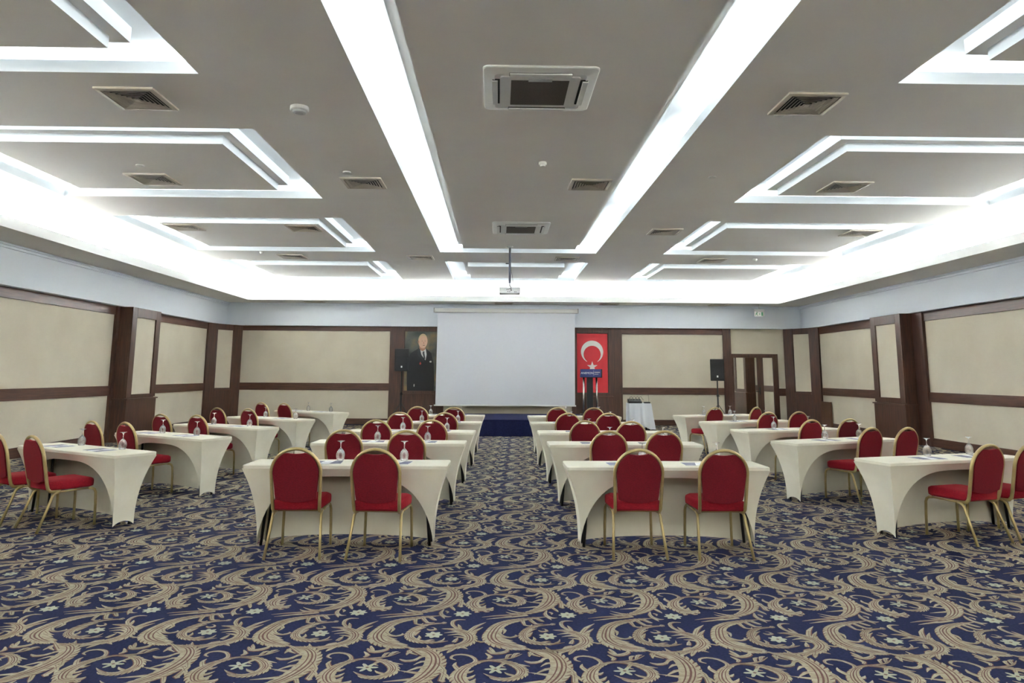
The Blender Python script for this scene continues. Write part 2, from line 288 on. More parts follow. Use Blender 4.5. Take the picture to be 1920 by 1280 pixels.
def build_floor():
    strokes, flowers, org = CARPET
    PA, PB = np.array([0.683, -0.026]), np.array([0.034, 1.185])
    def spline(pts, n):
        P = np.array(pts); Q = np.vstack([2 * P[0] - P[1], P, 2 * P[-1] - P[-2]]); out = []
        for i in range(1, len(Q) - 2):
            for k in range(n):
                t = k / n; a, b, c, d = Q[i - 1], Q[i], Q[i + 1], Q[i + 2]
                out.append(0.5 * ((2 * b) + (c - a) * t + (2 * a - 5 * b + 4 * c - d) * t * t + (3 * b - a - 3 * c + d) * t ** 3))
        out.append(P[-1]); return np.array(out)
    def ribbon(P, off, wid, z, mi, V, Fc, MI):
        T = np.gradient(P[:, :2], axis=0); T /= np.maximum(np.linalg.norm(T, axis=1, keepdims=True), 1e-6)
        N = np.stack([-T[:, 1], T[:, 0]], 1); w = np.maximum(P[:, 2], 0.001)
        c = P[:, :2] + N * (w * off)[:, None]; h = (w * wid * 0.5)[:, None]
        b = len(V); nrib[0] += 1
        z = {2: .0005, 1: .0016}[mi] + nrib[0] * 1.6e-6 if z < .0015 else .0032 + nrib[0] * 3e-7       # no two yarns share a plane
        for q, (l, r) in enumerate(zip(c - N * h, c + N * h)): V.append((r[0], r[1], z + q * 4e-6)); V.append((l[0], l[1], z + q * 4e-6))
        for i in range(len(P) - 1): Fc.append((b + 2 * i, b + 2 * i + 1, b + 2 * i + 3, b + 2 * i + 2)); MI.append(mi)
    nrib = [0]
    def tile(full):
        V, Fc, MI = [], [], []; nrib[0] = 0
        for k, pts in strokes:
            pts = [(p[0], p[1], p[2] * (.84 if k == 'm' else .92)) for p in pts]
            P = spline(pts, (3 if k == 'm' else 2) if full else (2 if k == 'm' else 1))
            if full or k == 'm': ribbon(P, -0.10, 1.2 if k == 'm' else 1.25, 0.0006, 2, V, Fc, MI)
            if full and k == 'm':                                  # small acanthus lobes along both edges
                T = np.gradient(P[:, :2], axis=0); T /= np.maximum(np.linalg.norm(T, axis=1, keepdims=True), 1e-6); N = np.stack([-T[:, 1], T[:, 0]], 1)
                for q in range(2, len(P) - 2):
                    w = P[q, 2]
                    if w < .028: continue
                    for sd in (-1, 1):
                        c = P[q, :2] + N[q] * sd * w * .30
                        tip = c + N[q] * sd * w * .36 + T[q] * min(w, .06) * .8
                        lobe = np.array([[*c, w * .36], [*((c + tip) / 2 + N[q] * sd * w * .06), w * .30], [*tip, .002]])
                        ribbon(lobe, -.12 * sd, 1.25, 0.0006, 2, V, Fc, MI); ribbon(lobe, 0, .9, 0.0012, 1, V, Fc, MI)
            ribbon(P, 0.0, 0.92 if k != 'm' or not full else 0.80, 0.0012, 1, V, Fc, MI)
            if full and k == 'm':
                for off, wd in ((0.24, 0.09), (-0.04, 0.13), (-0.28, 0.08)): ribbon(P[1:-2], off, wd, 0.0018, 2, V, Fc, MI)
            elif full: ribbon(P[:-2] if len(P) > 4 else P, -0.10, 0.11, 0.0018, 2, V, Fc, MI)
        for k, x, y, r, n in flowers:
            n = int(n); b = len(V); q = n * 6
            V.append((x, y, 0.0036))
            for i in range(q):
                a = 2 * math.pi * i / q; rr = r * (0.84 + 0.16 * math.cos(n * a)) if k != 'b' else r * (0.72 + 0.34 * math.cos(n * a))
                V.append((x + rr * math.cos(a), y + rr * math.sin(a), 0.0036))
            for i in range(q): Fc.append((b, b + 1 + i, b + 1 + (i + 1) % q, b + 1 + (i + 1) % q)); MI.append(3)
            b = len(V); V.extend([(x - .012, y, .0040), (x, y - .010, .0040), (x + .012, y, .0040), (x, y + .010, .0040)]); Fc.append((b, b + 1, b + 2, b + 3)); MI.append(2)
        return np.array(V), [tuple(f) for f in Fc], np.array(MI)
    TF, TS = tile(True), tile(False)
    allV, loops, starts, mats = [], [], [], []
    nv = nl = 0
    def put(V, Fc, MI, dx, dy):
        nonlocal nv, nl
        allV.append(V + np.array([dx, dy, 0.0]))
        for f in Fc:
            g = f if f[2] != f[3] else f[:3]
            starts.append(nl); loops.extend([nv + i for i in g]); nl += len(g)
        mats.extend(MI.tolist()); nv += len(V)
    base = np.array([(XL - .1, YN - .1, 0), (XR + .1, YN - .1, 0), (XR + .1, YB + .1, 0), (XL - .1, YB + .1, 0),
                     (XL - .1, YN - .1, -.1), (XR + .1, YN - .1, -.1), (XR + .1, YB + .1, -.1), (XL - .1, YB + .1, -.1)], float)
    put(base, [(0, 1, 2, 3), (7, 6, 5, 4), (0, 4, 5, 1), (1, 5, 6, 2), (2, 6, 7, 3), (3, 7, 4, 0)], np.zeros(6, int), 0, 0)
    for j in range(-6, 18):
        for i in range(-17, 19):
            p = np.array(org) + PA * i + PB * j
            if not (XL + .15 < p[0] < XR - .15 and -1.5 < p[1] < YB - .3): continue
            T = TF if p[1] < 9.2 and abs(p[0]) < 0.75 * p[1] + 2.0 else TS
            put(T[0], T[1], T[2], p[0], p[1])
    V = np.vstack(allV).astype(np.float32)
    me = bpy.data.meshes.new('floor')
    me.vertices.add(len(V)); me.vertices.foreach_set('co', V.ravel())
    me.loops.add(len(loops)); me.loops.foreach_set('vertex_index', np.array(loops, np.int32))
    me.polygons.add(len(starts)); me.polygons.foreach_set('loop_start', np.array(starts, np.int32))
    for k in ('navy', 'cream', 'rose', 'sage'): me.materials.append(M[k])
    me.polygons.foreach_set('material_index', np.array(mats, np.int32))
    me.update(calc_edges=True); me.validate()
    o = bpy.data.objects.new('floor', me); COL.objects.link(o)
    return struct(o, 'navy carpet woven with cream and rose acanthus scrolls')
build_floor()

# ------------------------------------------------------------------ ceiling with coffers and cove
def zc(x, y):
    t = max((-6.95 - x) / (-6.95 - BL), (x - 8.0) / (BR_ - 8.0), (y - 20.95) / (BB - 20.95), 0.0)
    t = min(t, 1.0)
    return ZC - 0.36 * (1 - math.sqrt(max(0.0, 1 - t * t)))
def build_ceiling():
    m = MB()
    cs = [0.25, 0.42, 0.56, 0.68, 0.78, 0.86, 0.92, 0.96, 0.985, 1.0]
    xs = sorted(set([-6.95, 8.0] + [-6.95 + (BL + 6.95) * c for c in cs] + [8.0 + (BR_ - 8.0) * c for c in cs] + [h[0] for h in HOLES] + [h[1] for h in HOLES]))
    ys = sorted(set([YN, 20.95] + [20.95 + (BB - 20.95) * c for c in cs] + [h[2] for h in HOLES] + [h[3] for h in HOLES]))
    idx = {}
    for i, x in enumerate(xs):
        for j, y in enumerate(ys): idx[i, j] = len(m.v); m.v.append((x, y, zc(x, y)))
    for i in range(len(xs) - 1):
        for j in range(len(ys) - 1):
            cx, cy = (xs[i] + xs[i + 1]) / 2, (ys[j] + ys[j + 1]) / 2
            if any(h[0] < cx < h[1] and h[2] < cy < h[3] for h in HOLES): continue
            m.f.append((idx[i, j], idx[i, j + 1], idx[i + 1, j + 1], idx[i + 1, j])); m.mi.append(0)
    me_top = []
    o = m.build('ceiling', M['ceil'], fix=False, smooth=False)
    struct(o, 'grey-lit ceiling curving down into a lit cove at the walls')
    # upstand lips and cavities of the coffers
    for n, (x0, x1, y0, y1) in enumerate(HOLES):
        e = 0.30; c = MB()
        for a, b in (((x0, y0), (x1, y0)), ((x1, y0), (x1, y1)), ((x1, y1), (x0, y1)), ((x0, y1), (x0, y0))):
            c.quad([(a[0], a[1], ZC), (b[0], b[1], ZC), (b[0], b[1], ZLT), (a[0], a[1], ZLT)])
        X0, X1, Y0, Y1 = x0 - e, x1 + e, y0 - e, y1 + e
        c.quad([(X0, Y0, ZLT), (X1, Y0, ZLT), (x1, y0, ZLT), (x0, y0, ZLT)]); c.quad([(X1, Y0, ZLT), (X1, Y1, ZLT), (x1, y1, ZLT), (x1, y0, ZLT)])
        c.quad([(X1, Y1, ZLT), (X0, Y1, ZLT), (x0, y1, ZLT), (x1, y1, ZLT)]); c.quad([(X0, Y1, ZLT), (X0, Y0, ZLT), (x0, y0, ZLT), (x0, y1, ZLT)])
        for a, b in (((X0, Y0), (X1, Y0)), ((X1, Y0), (X1, Y1)), ((X1, Y1), (X0, Y1)), ((X0, Y1), (X0, Y0))):
            c.quad([(a[0], a[1], ZLT), (b[0], b[1], ZLT), (b[0], b[1], ZCT), (a[0], a[1], ZCT)])
        c.quad([(X0, Y0, ZCT), (X0, Y1, ZCT), (X1, Y1, ZCT), (X1, Y0, ZCT)])
        k = c.build('ceiling_recess', M['white'], fix=False); struct(k)
        px0, px1, py0, py1 = PANELS[n]
        s = 0.12; d = MB()
        d.box(px0, px1, py0, py1, ZC, 4.40); d.box(px0 - s, px1 + s, py0 - s, py1 + s, 4.40, ZCT - 0.001)
        k = d.build('ceiling_panel', [M['white'], M['ceil']]); struct(k)
        for p in k.data.polygons:
            if p.normal.z < -0.5: p.material_index = 1
build_ceiling()

# ------------------------------------------------------------------ walls, bulkheads, cove ledge
t = 0.15
struct(MB().box(XL - t, XL, YN - t, YB + t, 0, ZW + .05).build('wall_left', M['paper']), 'beige papered wall with dark wood rails')
struct(MB().box(XR, XR + t, YN - t, YB + t, 0, ZW + .05).build('wall_right', M['paper']), 'beige papered wall with dark wood rails and pillar')
struct(MB().box(XL, XR, YB, YB + t, 0, ZW + .05).build('wall_back', M['paper']), 'beige papered end wall behind the stage')
struct(MB().box(XL, XR, YN - t, YN, 0, 4.6).build('wall_front', M['paper']))
struct(MB().box(XL - t, BL, YN, YB + t, ZW, 4.2).build('wall_upper_left', M['bulk']), 'white bulkhead above the wood rail')
struct(MB().box(BR_, XR + t, YN, YB + t, ZW, 4.2).build('wall_upper_right', M['bulk']), 'white bulkhead above the wood rail')
struct(MB().box(BL, BR_, BB, YB + t, ZW, 4.2).build('wall_upper_back', M['bulk']), 'white bulkhead above the screen')
def ledge(name, x0, x1, y0, y1, lx0, lx1, ly0, ly1):
    m = MB().box(x0, x1, y0, y1, ZS, ZS + .03, 0).box(lx0, lx1, ly0, ly1, ZS, ZLIP, 1)
    o = struct(m.build(name, [M['ceil'], M['white']]))
    for p in o.data.polygons:
        if p.normal.z < -.5: p.material_index = 0
ledge('trim_1', BL, LL - .03, YN, BB, LL - .03, LL, YN, LB + .03)
ledge('trim_2', LR + .03, BR_, YN, BB, LR, LR + .03, YN, LB + .03)
ledge('trim_3', LL - .03, LR + .03, LB + .03, BB, LL, LR, LB, LB + .03)
# stepped cornice under the ledge
struct(MB().box(BL, BL + .10, YN, BB, ZS - .035, ZS).box(BL, BL + .05, YN, BB, ZS - .075, ZS - .035).build('trim_4', M['bulk']))
struct(MB().box(BR_ - .10, BR_, YN, BB, ZS - .035, ZS).box(BR_ - .05, BR_, YN, BB, ZS - .075, ZS - .035).build('trim_5', M['bulk']))
struct(MB().box(BL + .1, BR_ - .1, BB - .10, BB, ZS - .035, ZS).box(BL + .1, BR_ - .1, BB - .05, BB, ZS - .075, ZS - .035).build('trim_6', M['bulk']))

# wood rails, posts, pilasters
n_tr = [6]
def trim(m, mt, label=None, bevel=0.004):
    n_tr[0] += 1
    return struct(m.build('trim_%d' % n_tr[0], mt, bevel=bevel, seg=1), label)
D = 0.03
for x0, x1 in ((XL, XL + D), (XR - D, XR)):
    dy = 0.0 if x0 < 0 else -0.04
    for a, b in ((YN, 16.38), (17.9, 21.7)) if x0 < 0 else ((YN, 16.3), (18.1, 21.76)):
        trim(MB().box(x0, x1, a, b, 2.84 + dy / 2, ZW), M['wood_h']); trim(MB().box(x0, x1, a, b, 1.03 + dy, 1.245 + dy), M['wood_h'])
for x0, x1, nm in ((XL, XL + .035, 'baseboard_left'), (XR - .035, XR, 'baseboard_right')):
    struct(MB().box(x0, x1, YN, 21.8, 0, 0.19).build(nm, M['wood_h'], bevel=.004, seg=1))
struct(MB().box(-8.1, 9.15, YB - .035, YB, 0, 0.17).build('baseboard_back', M['wood_h'], bevel=.004, seg=1))
for a, b in ((-8.12, -3.42), (3.93, 7.16)):
    dz = 0 if a < 0 else -0.05
    trim(MB().box(a, b, YB - D, YB, 2.88 + dz * .8, ZW), M['wood_h']); trim(MB().box(a, b, YB - D, YB, 1.03 + dz * 1.6, 1.255 + dz * 1.8), M['wood_h'])
trim(MB().box(8.89, 9.15, YB - D, YB, 0.93, 1.16), M['wood_h'])
trim(MB().box(XL, XL + .07, 16.38, 16.9, 0, ZW), M['wood_v'])
trim(MB().box(XR - .07, XR, 16.3, 16.75, 0, ZW), M['wood_v'])
trim(MB().box(7.16, 7.41, YB - .06, YB, 0, ZW), M['wood_v'])
def pilaster(sgn, xw, xf, y0, y1, zl, label):
    # box pillar against a side wall: framed upper field with a papered panel, ledge and solid base
    root = bpy.data.objects.new('pilaster', None); COL.objects.link(root); struct(root, label)
    X = lambda a, b: (min(a, b), max(a, b))
    f = xf - sgn * 0.04
    MB().box(*X(xw, f), y0, y1, zl, ZW).build('core', M['wood_v'], root)
    w = 0.22
    fr = MB().box(*X(f, xf), y0, y0 + w, zl + .05, ZW).box(*X(f, xf), y1 - w, y1, zl + .05, ZW).box(*X(f, xf), y0 + w, y1 - w, 2.81, ZW).box(*X(f, xf), y0 + w, y1 - w, zl + .05, 1.05)
    fr.build('frame', M['wood_v'], root, bevel=.004, seg=1)
    MB().box(*X(f, f + sgn * .008), y0 + w, y1 - w, 1.05, 2.81).build('papered_panel', M['paper'], root)
    MB().box(*X(xw, xf + sgn * .05), y0 - .05, y1 + .05, zl, zl + .03).build('ledge', M['wood_h'], root, bevel=.006)
    MB().box(*X(xw, xf + sgn * .02), y0 - .02, y1 + .02, 0, zl).build('base', M['wood_v'], root, bevel=.004, seg=1)
pilaster(1, XL, -8.35, 16.48, 17.85, 0.93, 'wood pilaster with a beige panel on the wall by the portrait side')
pilaster(-1, XR, 9.47, 16.70, 18.06, 0.89, 'wood pilaster with a beige panel on the wall by the mirrored door')
def corner(P, Q, label, zl):
    # splayed corner pillar, face running from P to Q
    root = bpy.data.objects.new('corner_pilaster', None); COL.objects.link(root); struct(root, label)
    P, Q = Vector(P), Vector(Q); L = (Q - P).length; d = (Q - P) / L; nrm = Vector((-d.y, d.x))
    if nrm.y > 0: nrm = -nrm
    ang = math.atan2(d.y, d.x); root.location = (P.x, P.y, 0); root.rotation_euler = (0, 0, ang)
    s = 1 if (Matrix.Rotation(-ang, 2) @ nrm).y > 0 else -1
    Y = lambda a, b: (min(s * a, s * b), max(s * a, s * b))
    a = L * 0.27
    MB().box(0, L, *Y(-.03, -.01), 0, ZW).build('core', M['wood_v'], root)
    MB().box(0, a, *Y(-.02, .05), 0, ZW).box(L - a, L, *Y(-.02, .05), 0, ZW).box(a, L - a, *Y(-.01, .02), 2.85, ZW).box(a, L - a, *Y(-.01, .02), zl, zl + .06).build('frame', M['wood_v'], root, bevel=.004, seg=1)
    MB().box(a, L - a, *Y(-.01, .008), zl + .06, 2.85).build('papered_panel', M['paper'], root)
    MB().box(a, L - a, *Y(-.01, .07), zl - .02, zl + .02).build('ledge', M['wood_h'], root)
    MB().box(a, L - a, *Y(-.01, .03), 0, zl - .02).build('base', M['wood_v'], root)
corner((-8.70, 21.60), (-8.10, 22.78), 'splayed wood corner pillar with narrow beige panel, portrait side', 1.04)
corner((9.14, 22.78), (9.81, 21.75), 'splayed wood corner pillar with narrow beige panel, mirrored door side', 1.02)
# wood bays beside the screen
def bay(x0, x1, f0, f1, z0, z1, zl):
    m = MB().box(x0, f0, YB - .05, YB, 0, ZW).box(f1, x1, YB - .05, YB, 0, ZW).box(f0, f1, YB - .05, YB, z1, ZW).box(f0, f1, YB - .05, YB, 0, z0).box(f0, f1, YB - .01, YB, z0, z1)
    trim(m, M['wood_v'], 'dark wood wall bay beside the screen', bevel=0.003)
    trim(MB().box(x0 + .35, x1 - .3, YB - .08, YB - .05, zl, zl + .035), M['wood_h'])
bay(-3.42, -1.70, -2.96, -1.94, 1.02, 2.89, 0.92)
bay(2.33, 3.93, 2.49, 3.49, 0.99, 2.865, 0.86)

# mirrored double door
dr = bpy.data.objects.new('door_1', None); COL.objects.link(dr); struct(dr, 'double door with mirrored leaves in a dark wood frame')
MB().box(7.41, 7.47, YB - .06, YB, 0, 2.24).box(8.72, 8.89, YB - .06, YB, 0, 2.24).box(7.47, 8.72, YB - .06, YB, 2.12, 2.24).build('frame', M['wood_v'], dr, bevel=.004, seg=1)
MB().box(7.47, 8.21, YB - .035, YB - .004, 0.01, 2.12).build('mirrored_leaf', M['mirror'], dr)
MB().box(8.21, 8.41, YB - .045, YB - .004, 0.01, 2.12).build('meeting_stile', M['wood_v'], dr)
MB().box(8.41, 8.72, YB - .035, YB - .004, 0.01, 2.12).build('mirrored_leaf', M['mirror'], dr)
MB().box(8.25, 8.29, YB - .07, YB - .045, 0.98, 1.2).box(8.16, 8.28, YB - .095, YB - .075, 1.05, 1.075).box(8.25, 8.28, YB - .095, YB - .045, 1.05, 1.075).build('handle', M['blackm'], dr)

# ------------------------------------------------------------------ chairs
def arc(cx, cz, r, a0, a1, n, f): return [f(cx + r * math.cos(R(a0 + (a1 - a0) * i / n)), cz + r * math.sin(R(a0 + (a1 - a0) * i / n))) for i in range(n + 1)]
def leany(z): return -0.195 - (z - 0.40) * 0.20
def make_chair():
    root = thing('banquet_chair', '', 'chair')
    # padded seat
    poly = [(-.205, -.19), (.205, -.19), (.222, .20), (.19, .245), (-.19, .245), (-.222, .20)]
    m = MB(); rows = []
    def ring(ins, z):
        k = 1 - ins; return [(x * k, (y - .03) * k + .03, z) for x, y in poly]
    b = 0
    for ins, z in ((.08, .385), (.01, .392), (0, .41), (0, .445), (.02, .462), (.10, .474), (.4, .482)):
        m.v += ring(ins, z)
    n = len(poly)
    for i in range(6):
        for k in range(n): m.f.append((i * n + k, i * n + (k + 1) % n, (i + 1) * n + (k + 1) % n, (i + 1) * n + k)); m.mi.append(0)
    m.f.append(tuple(reversed(range(n)))); m.f.append(tuple(range(6 * n, 7 * n))); m.mi += [0, 0]
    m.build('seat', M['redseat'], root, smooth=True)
    # backrest pad: arch outline with a hand-grip dip at the top and a bellied lower edge
    cz, rx, rz = 0.705, 0.192, 0.193
    up = []
    for i in range(25):
        a = R(-2 + 184 * i / 24); x, z = rx * math.cos(a), cz + rz * math.sin(a)
        up.append((x, z if abs(x) > .088 else .866 + .010 * (x / .088) ** 2))
    side = [(-.183, .62), (-.176, .53)]
    low = [(-.17 + .34 * i / 10, .487 - .032 * (1 - ((i - 5) / 5) ** 2)) for i in range(11)]
    out = up + side + low + [(.176, .53), (.183, .62)]
    m = MB(); n = len(out); c0 = (0, .68)
    for k, off in ((1.0, -.020), (1.0, .012), (.93, .030)):
        for x, z in out:
            X, Z = x * k, c0[1] + (z - c0[1]) * k; m.v.append((X, leany(Z) + off, Z))
    for j in range(2):
        for k in range(n): m.f.append((j * n + k, j * n + (k + 1) % n, (j + 1) * n + (k + 1) % n, (j + 1) * n + k)); m.mi.append(0)
    m.f.append(tuple(reversed(range(n)))); m.f.append(tuple(range(2 * n, 3 * n))); m.mi += [0, 0]
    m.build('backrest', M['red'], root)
    # arched back tube, hooking forward under the seat
    P = [(-.185, -.06, .372), (-.190, -.12, .371), (-.194, -.165, .378), (-.197, -.190, .402), (-.199, leany(.46), .46), (-.203, leany(.56), .56), (-.206, leany(.66), .66)]
    top = []
    for i in range(17):
        a = R(176 - 172 * i / 16); z = .705 + .205 * math.sin(a); top.append((.208 * math.cos(a), leany(z), z))
    path = P + top + [(-x, y, z) for x, y, z in reversed(P)]
    MB().tube(path, .017, .0145, n=10, ref=(0, 1, .2)).build('back_frame', M['gold'], root, smooth=True)
    for s in (-1, 1):
        fl = [(s * .217, .272, .001), (s * .214, .268, .20), (s * .211, .262, .32), (s * .208, .250, .352), (s * .205, .225, .368), (s * .203, .19, .372)]
        MB().tube(fl, .0140, .0125, n=8, ref=(0, 1, 0)).build('leg', M['gold'], root, smooth=True)
        MB().tube([(s * .203, .19, .372), (s * .201, .05, .370), (s * .200, -.075, .368)], .0105, .0105, n=8, ref=(1, 0, 0)).build('side_rail', M['gold'], root, smooth=True)
        rl = [(s * .200, -.075, .368), (s * .202, -.115, .360), (s * .205, -.145, .335), (s * .214, -.190, .21), (s * .231, -.272, .001)]
        MB().tube(rl, .0140, .0125, n=8, ref=(0, 1, 0)).build('leg', M['gold'], root, smooth=True)
    MB().tube([(-.19, -.10, .372), (.19, -.10, .372)], .010, n=8, ref=(0, 1, 0)).build('cross_rail', M['gold'], root, smooth=True)
    return root
ROWS = ['nearest table', 'second-nearest table', 'middle table', 'second-farthest table', 'farthest table']
BLK = {'L': 'by the left wall', 'CL': 'left of the aisle', 'CR': 'right of the aisle', 'R': 'by the right wall'}
chair0 = make_chair()
used = [False]
def place_chair(x, y, deg, label):
    if not used[0]: c = chair0; used[0] = True
    else: c = copy_tree(chair0)
    c.location = (x, y, 0.0042); c.rotation_euler = (0, 0, R(deg))
    c['label'] = label; c['group'] = 'red banquet chairs at the tables'
    return c
TOPS = {  # position of each backrest top (x, y), heading
 'CL': [(-1.715, 6.29, 2), (-1.035, 6.25, -5), (-1.74, 8.31, -2), (-1.02, 8.22, -2), (-1.69, 10.2, -2), (-.91, 10.12, -3), (-1.62, 12.1, -2), (-.87, 12.04, -2), (-1.56, 14.2, -2), (-.84, 13.97, -2)],
 'CR': [(1.22, 6.29, 1), (1.965, 6.33, 0), (1.27, 8.29, 3), (1.91, 8.33, 2), (1.22, 10.13, 2), (1.84, 10.02, 2), (1.17, 12.06, 2), (1.85, 12.12, 1), (1.16, 14.08, 2), (1.87, 14.12, 2)],
 'L': [(-5.27, 7.80, -34), (-4.63, 7.38, -35), (-5.38, 9.80, -33), (-4.73, 9.37, -33), (-5.15, 11.25, -28), (-4.52, 11.05, -28), (-5.16, 13.5, -30), (-4.44, 13.05, -30), (-5.15, 15.95, -32), (-4.53, 15.5, -32)],
 'R': [(4.66, 6.86, 19), (5.24, 7.10, 19), (4.66, 9.02, 24), (5.28, 9.32, 24), (4.60, 10.6, 20), (5.32, 10.93, 20), (4.76, 12.72, 18), (5.50, 13.2, 18), (4.37, 14.55, 22), (5.26, 14.70, 38)]}
PULL = {('CL', 4): .11, ('CR', 1): .055, ('L', 0): .115, ('L', 2): .205, ('L', 6): .175, ('L', 8): .13, ('R', 1): .115, ('R', 3): .28, ('R', 5): .055, ('R', 7): .235, ('R', 8): .07}
for b, lst in TOPS.items():
    for k, (x, y, deg) in enumerate(lst):
        a = R(deg)
        # the backrest top sits 0.30 m behind the chair's origin
        cx, cy = x - math.sin(a) * 0.295, y + math.cos(a) * 0.295
        bk = PULL.get((b, k), 0)                                         # how far this one is pulled out towards the back of the room
        q = math.hypot(cx, cy); cx, cy = cx * (1 - bk / q), cy * (1 - bk / q)
        c = place_chair(cx, cy, deg, '%s red gold-framed chair at the %s %s' % (('left-hand', 'right-hand')[k % 2], ROWS[k // 2], BLK[b]))
        if b == 'R' and k == 5:
            for ch in c.children:
                if ch.name.startswith('backrest'):
                    ch.data = ch.data.copy(); ch.data.materials[0] = M['red2']
            c['label'] = 'gold-framed chair with darker crimson back at the middle table by the right wall'

# ------------------------------------------------------------------ tables in stretch covers
TA, TB, TH = 0.925, 0.23, 0.725
def make_table():
    root = thing('banquet_table', '', 'table')
    zt = TH - .036
    def e(z):
        u = 1 - max(0.0, min(1.0, z / zt)); return 1 - (1 - u) ** 2.3
    def A(z): return TA - .130 * e(z)
    def B(z): return TB - .118 * e(z)
    m = MB(); r = .022
    # top with softly rounded rim
    out = rrect(-TA, TA, -TB, TB, r, 4); n = len(out)
    for ins, z in ((.05, TH), (.008, TH), (.0, TH - .006), (0.0, zt + .004), (.006, zt)):
        for x, y in out: m.v.append((x - math.copysign(ins, x), y - math.copysign(ins, y), z))
    m.f.append(tuple(range(n))); m.mi.append(0)
    for i in range(4):
        for k in range(n): m.f.append((i * n + k, (i + 1) * n + k, (i + 1) * n + (k + 1) % n, i * n + (k + 1) % n)); m.mi.append(0)
    # end sheets, arched up a little at the floor
    for s in (-1, 1):
        rows = []
        for i in range(15):
            row = []
            for k in range(9):
                v = -1 + 2 * k / 8; zb = .045 * (1 - v * v) ** .8
                z = zb + (zt - zb) * (1 - i / 14) ** 1.0
                pk = .012 * (1 - v * v) * math.sin(math.pi * i / 14)
                row.append((s * (A(z) - pk), v * B(z), z + .003))
            rows.append(row)
        m.grid(rows)
    # far side sheet reaching the floor
    rows = []
    for i in range(15):
        row = []
        for k in range(25):
            v = -1 + 2 * k / 24; zb = .055 * (1 - v * v) ** .6; z = zb + (zt - zb) * (1 - i / 14)
            row.append((v * A(z), B(z), z + .003))
        rows.append(row)
    m.grid(rows)
    # near side sheet cut away in a wide arch
    cols = []
    for k in range(41):
        v = -1 + 2 * k / 40; v = math.copysign(1 - (1 - abs(v)) ** 1.35, v)
        zb = 0.0
        for it in range(30):
            x = abs(v) * A(zb); zb = .62 * max(0.0, 1 - (x / .80) ** 3.6) ** (1 / 1.6)
        col = []
        for i in range(11):
            z = zb + (zt - zb) * (1 - i / 10)
            pull = .02 * (1 - abs(v) ** 2) * (i / 10)
            col.append((v * A(z), -B(z) + pull, z + .003))
        cols.append(col)
    m.grid([[cols[k][i] for k in range(41)] for i in range(11)])
    o = m.build('stretch_cover', M['cloth'], root, smooth=True)
    md = o.modifiers.new('edge', 'EDGE_SPLIT'); md.split_angle = R(38)
    MB().box(-TA + .02, TA - .02, -TB + .02, TB - .02, TH - .032, TH - .006).build('tabletop', M['plast2'], root)
    for sx in (-1, 1):
        for sy in (-1, 1):
            MB().tube([(sx * .70, sy * .05, .69), (sx * .735, sy * .075, .35), (sx * .765, sy * .085, .001)], .014, n=8).build('leg', M['blackm'], root, smooth=True)
    return root
table0 = make_table(); tused = [False]
POSE = {'L': [(-4.486, 8.071, -31), (-4.364, 9.894, -31), (-4.296, 11.608, -28), (-4.221, 13.622, -31), (-4.079, 15.996, -33)],
 'R': [(4.587, 7.512, 18), (4.455, 9.54, 23), (4.566, 11.403, 18), (4.582, 13.372, 25), (4.614, 15.327, 20)],
 'CL': [(-1.375, 6.911, -.3), (-1.311, 9.005, -1.2), (-1.255, 10.725, -2.2), (-1.204, 12.723, -2.2), (-1.192, 14.836, -2.2)],
 'CR': [(1.557, 6.875, .5), (1.542, 8.936, .9), (1.522, 10.703, 1.5), (1.493, 12.685, 1.5), (1.534, 14.641, 1.5)]}
GL = {'L': [((-.37, .17), (.42, .16)), ((-.29, .06), (.39, .09)), ((-.35, .08), (.45, .07)), ((-.32, .17), (.58, .07)), ((-.27, .17), (.43, .17))],
 'CL': [((-.13, .17), (.48, .17)), ((-.19, .17), (.44, .13)), ((-.16, .17), (.5, .15)), ((-.14, .17), (.5, .17)), ((-.19, .17), (.44, .15))],
 'CR': [((-.16, .17), (.56, .17)), ((-.14, .15), (.53, .17)), ((-.17, .08), (.49, .1)), ((-.19, .14), (.51, .17)), ((-.15, .08), (.52, .08))],
 'R': [((.01, .17), (.61, .17)), ((-.02, .17), (.62, .17)), ((-.13, .17), (.55, .17)), ((-.2, .08), (.56, .08)), ((-.24, .08), (.43, .08))]}
PADS = {'L': (-.45, .33), 'CL': (-.22, .42), 'CR': (-.38, .33), 'R': (-.22, .38)}
TAB = {}
for b, lst in POSE.items():
    for i, (px, py, deg) in enumerate(lst):
        a = R(deg)
        if not tused[0]: tb = table0; tused[0] = True
        else: tb = copy_tree(table0)
        tb.location = (px, py, .0042); tb.rotation_euler = (0, 0, a)
        tb['label'] = 'cream-covered %s of the row %s' % (ROWS[i], BLK[b])
        tb['group'] = 'tables in cream stretch covers'
        TAB[b, i] = (px, py, a)
def on_table(b, i, x, y):
    px, py, a = TAB[b, i]; return px + math.cos(a) * x - math.sin(a) * y, py + math.sin(a) * x + math.cos(a) * y

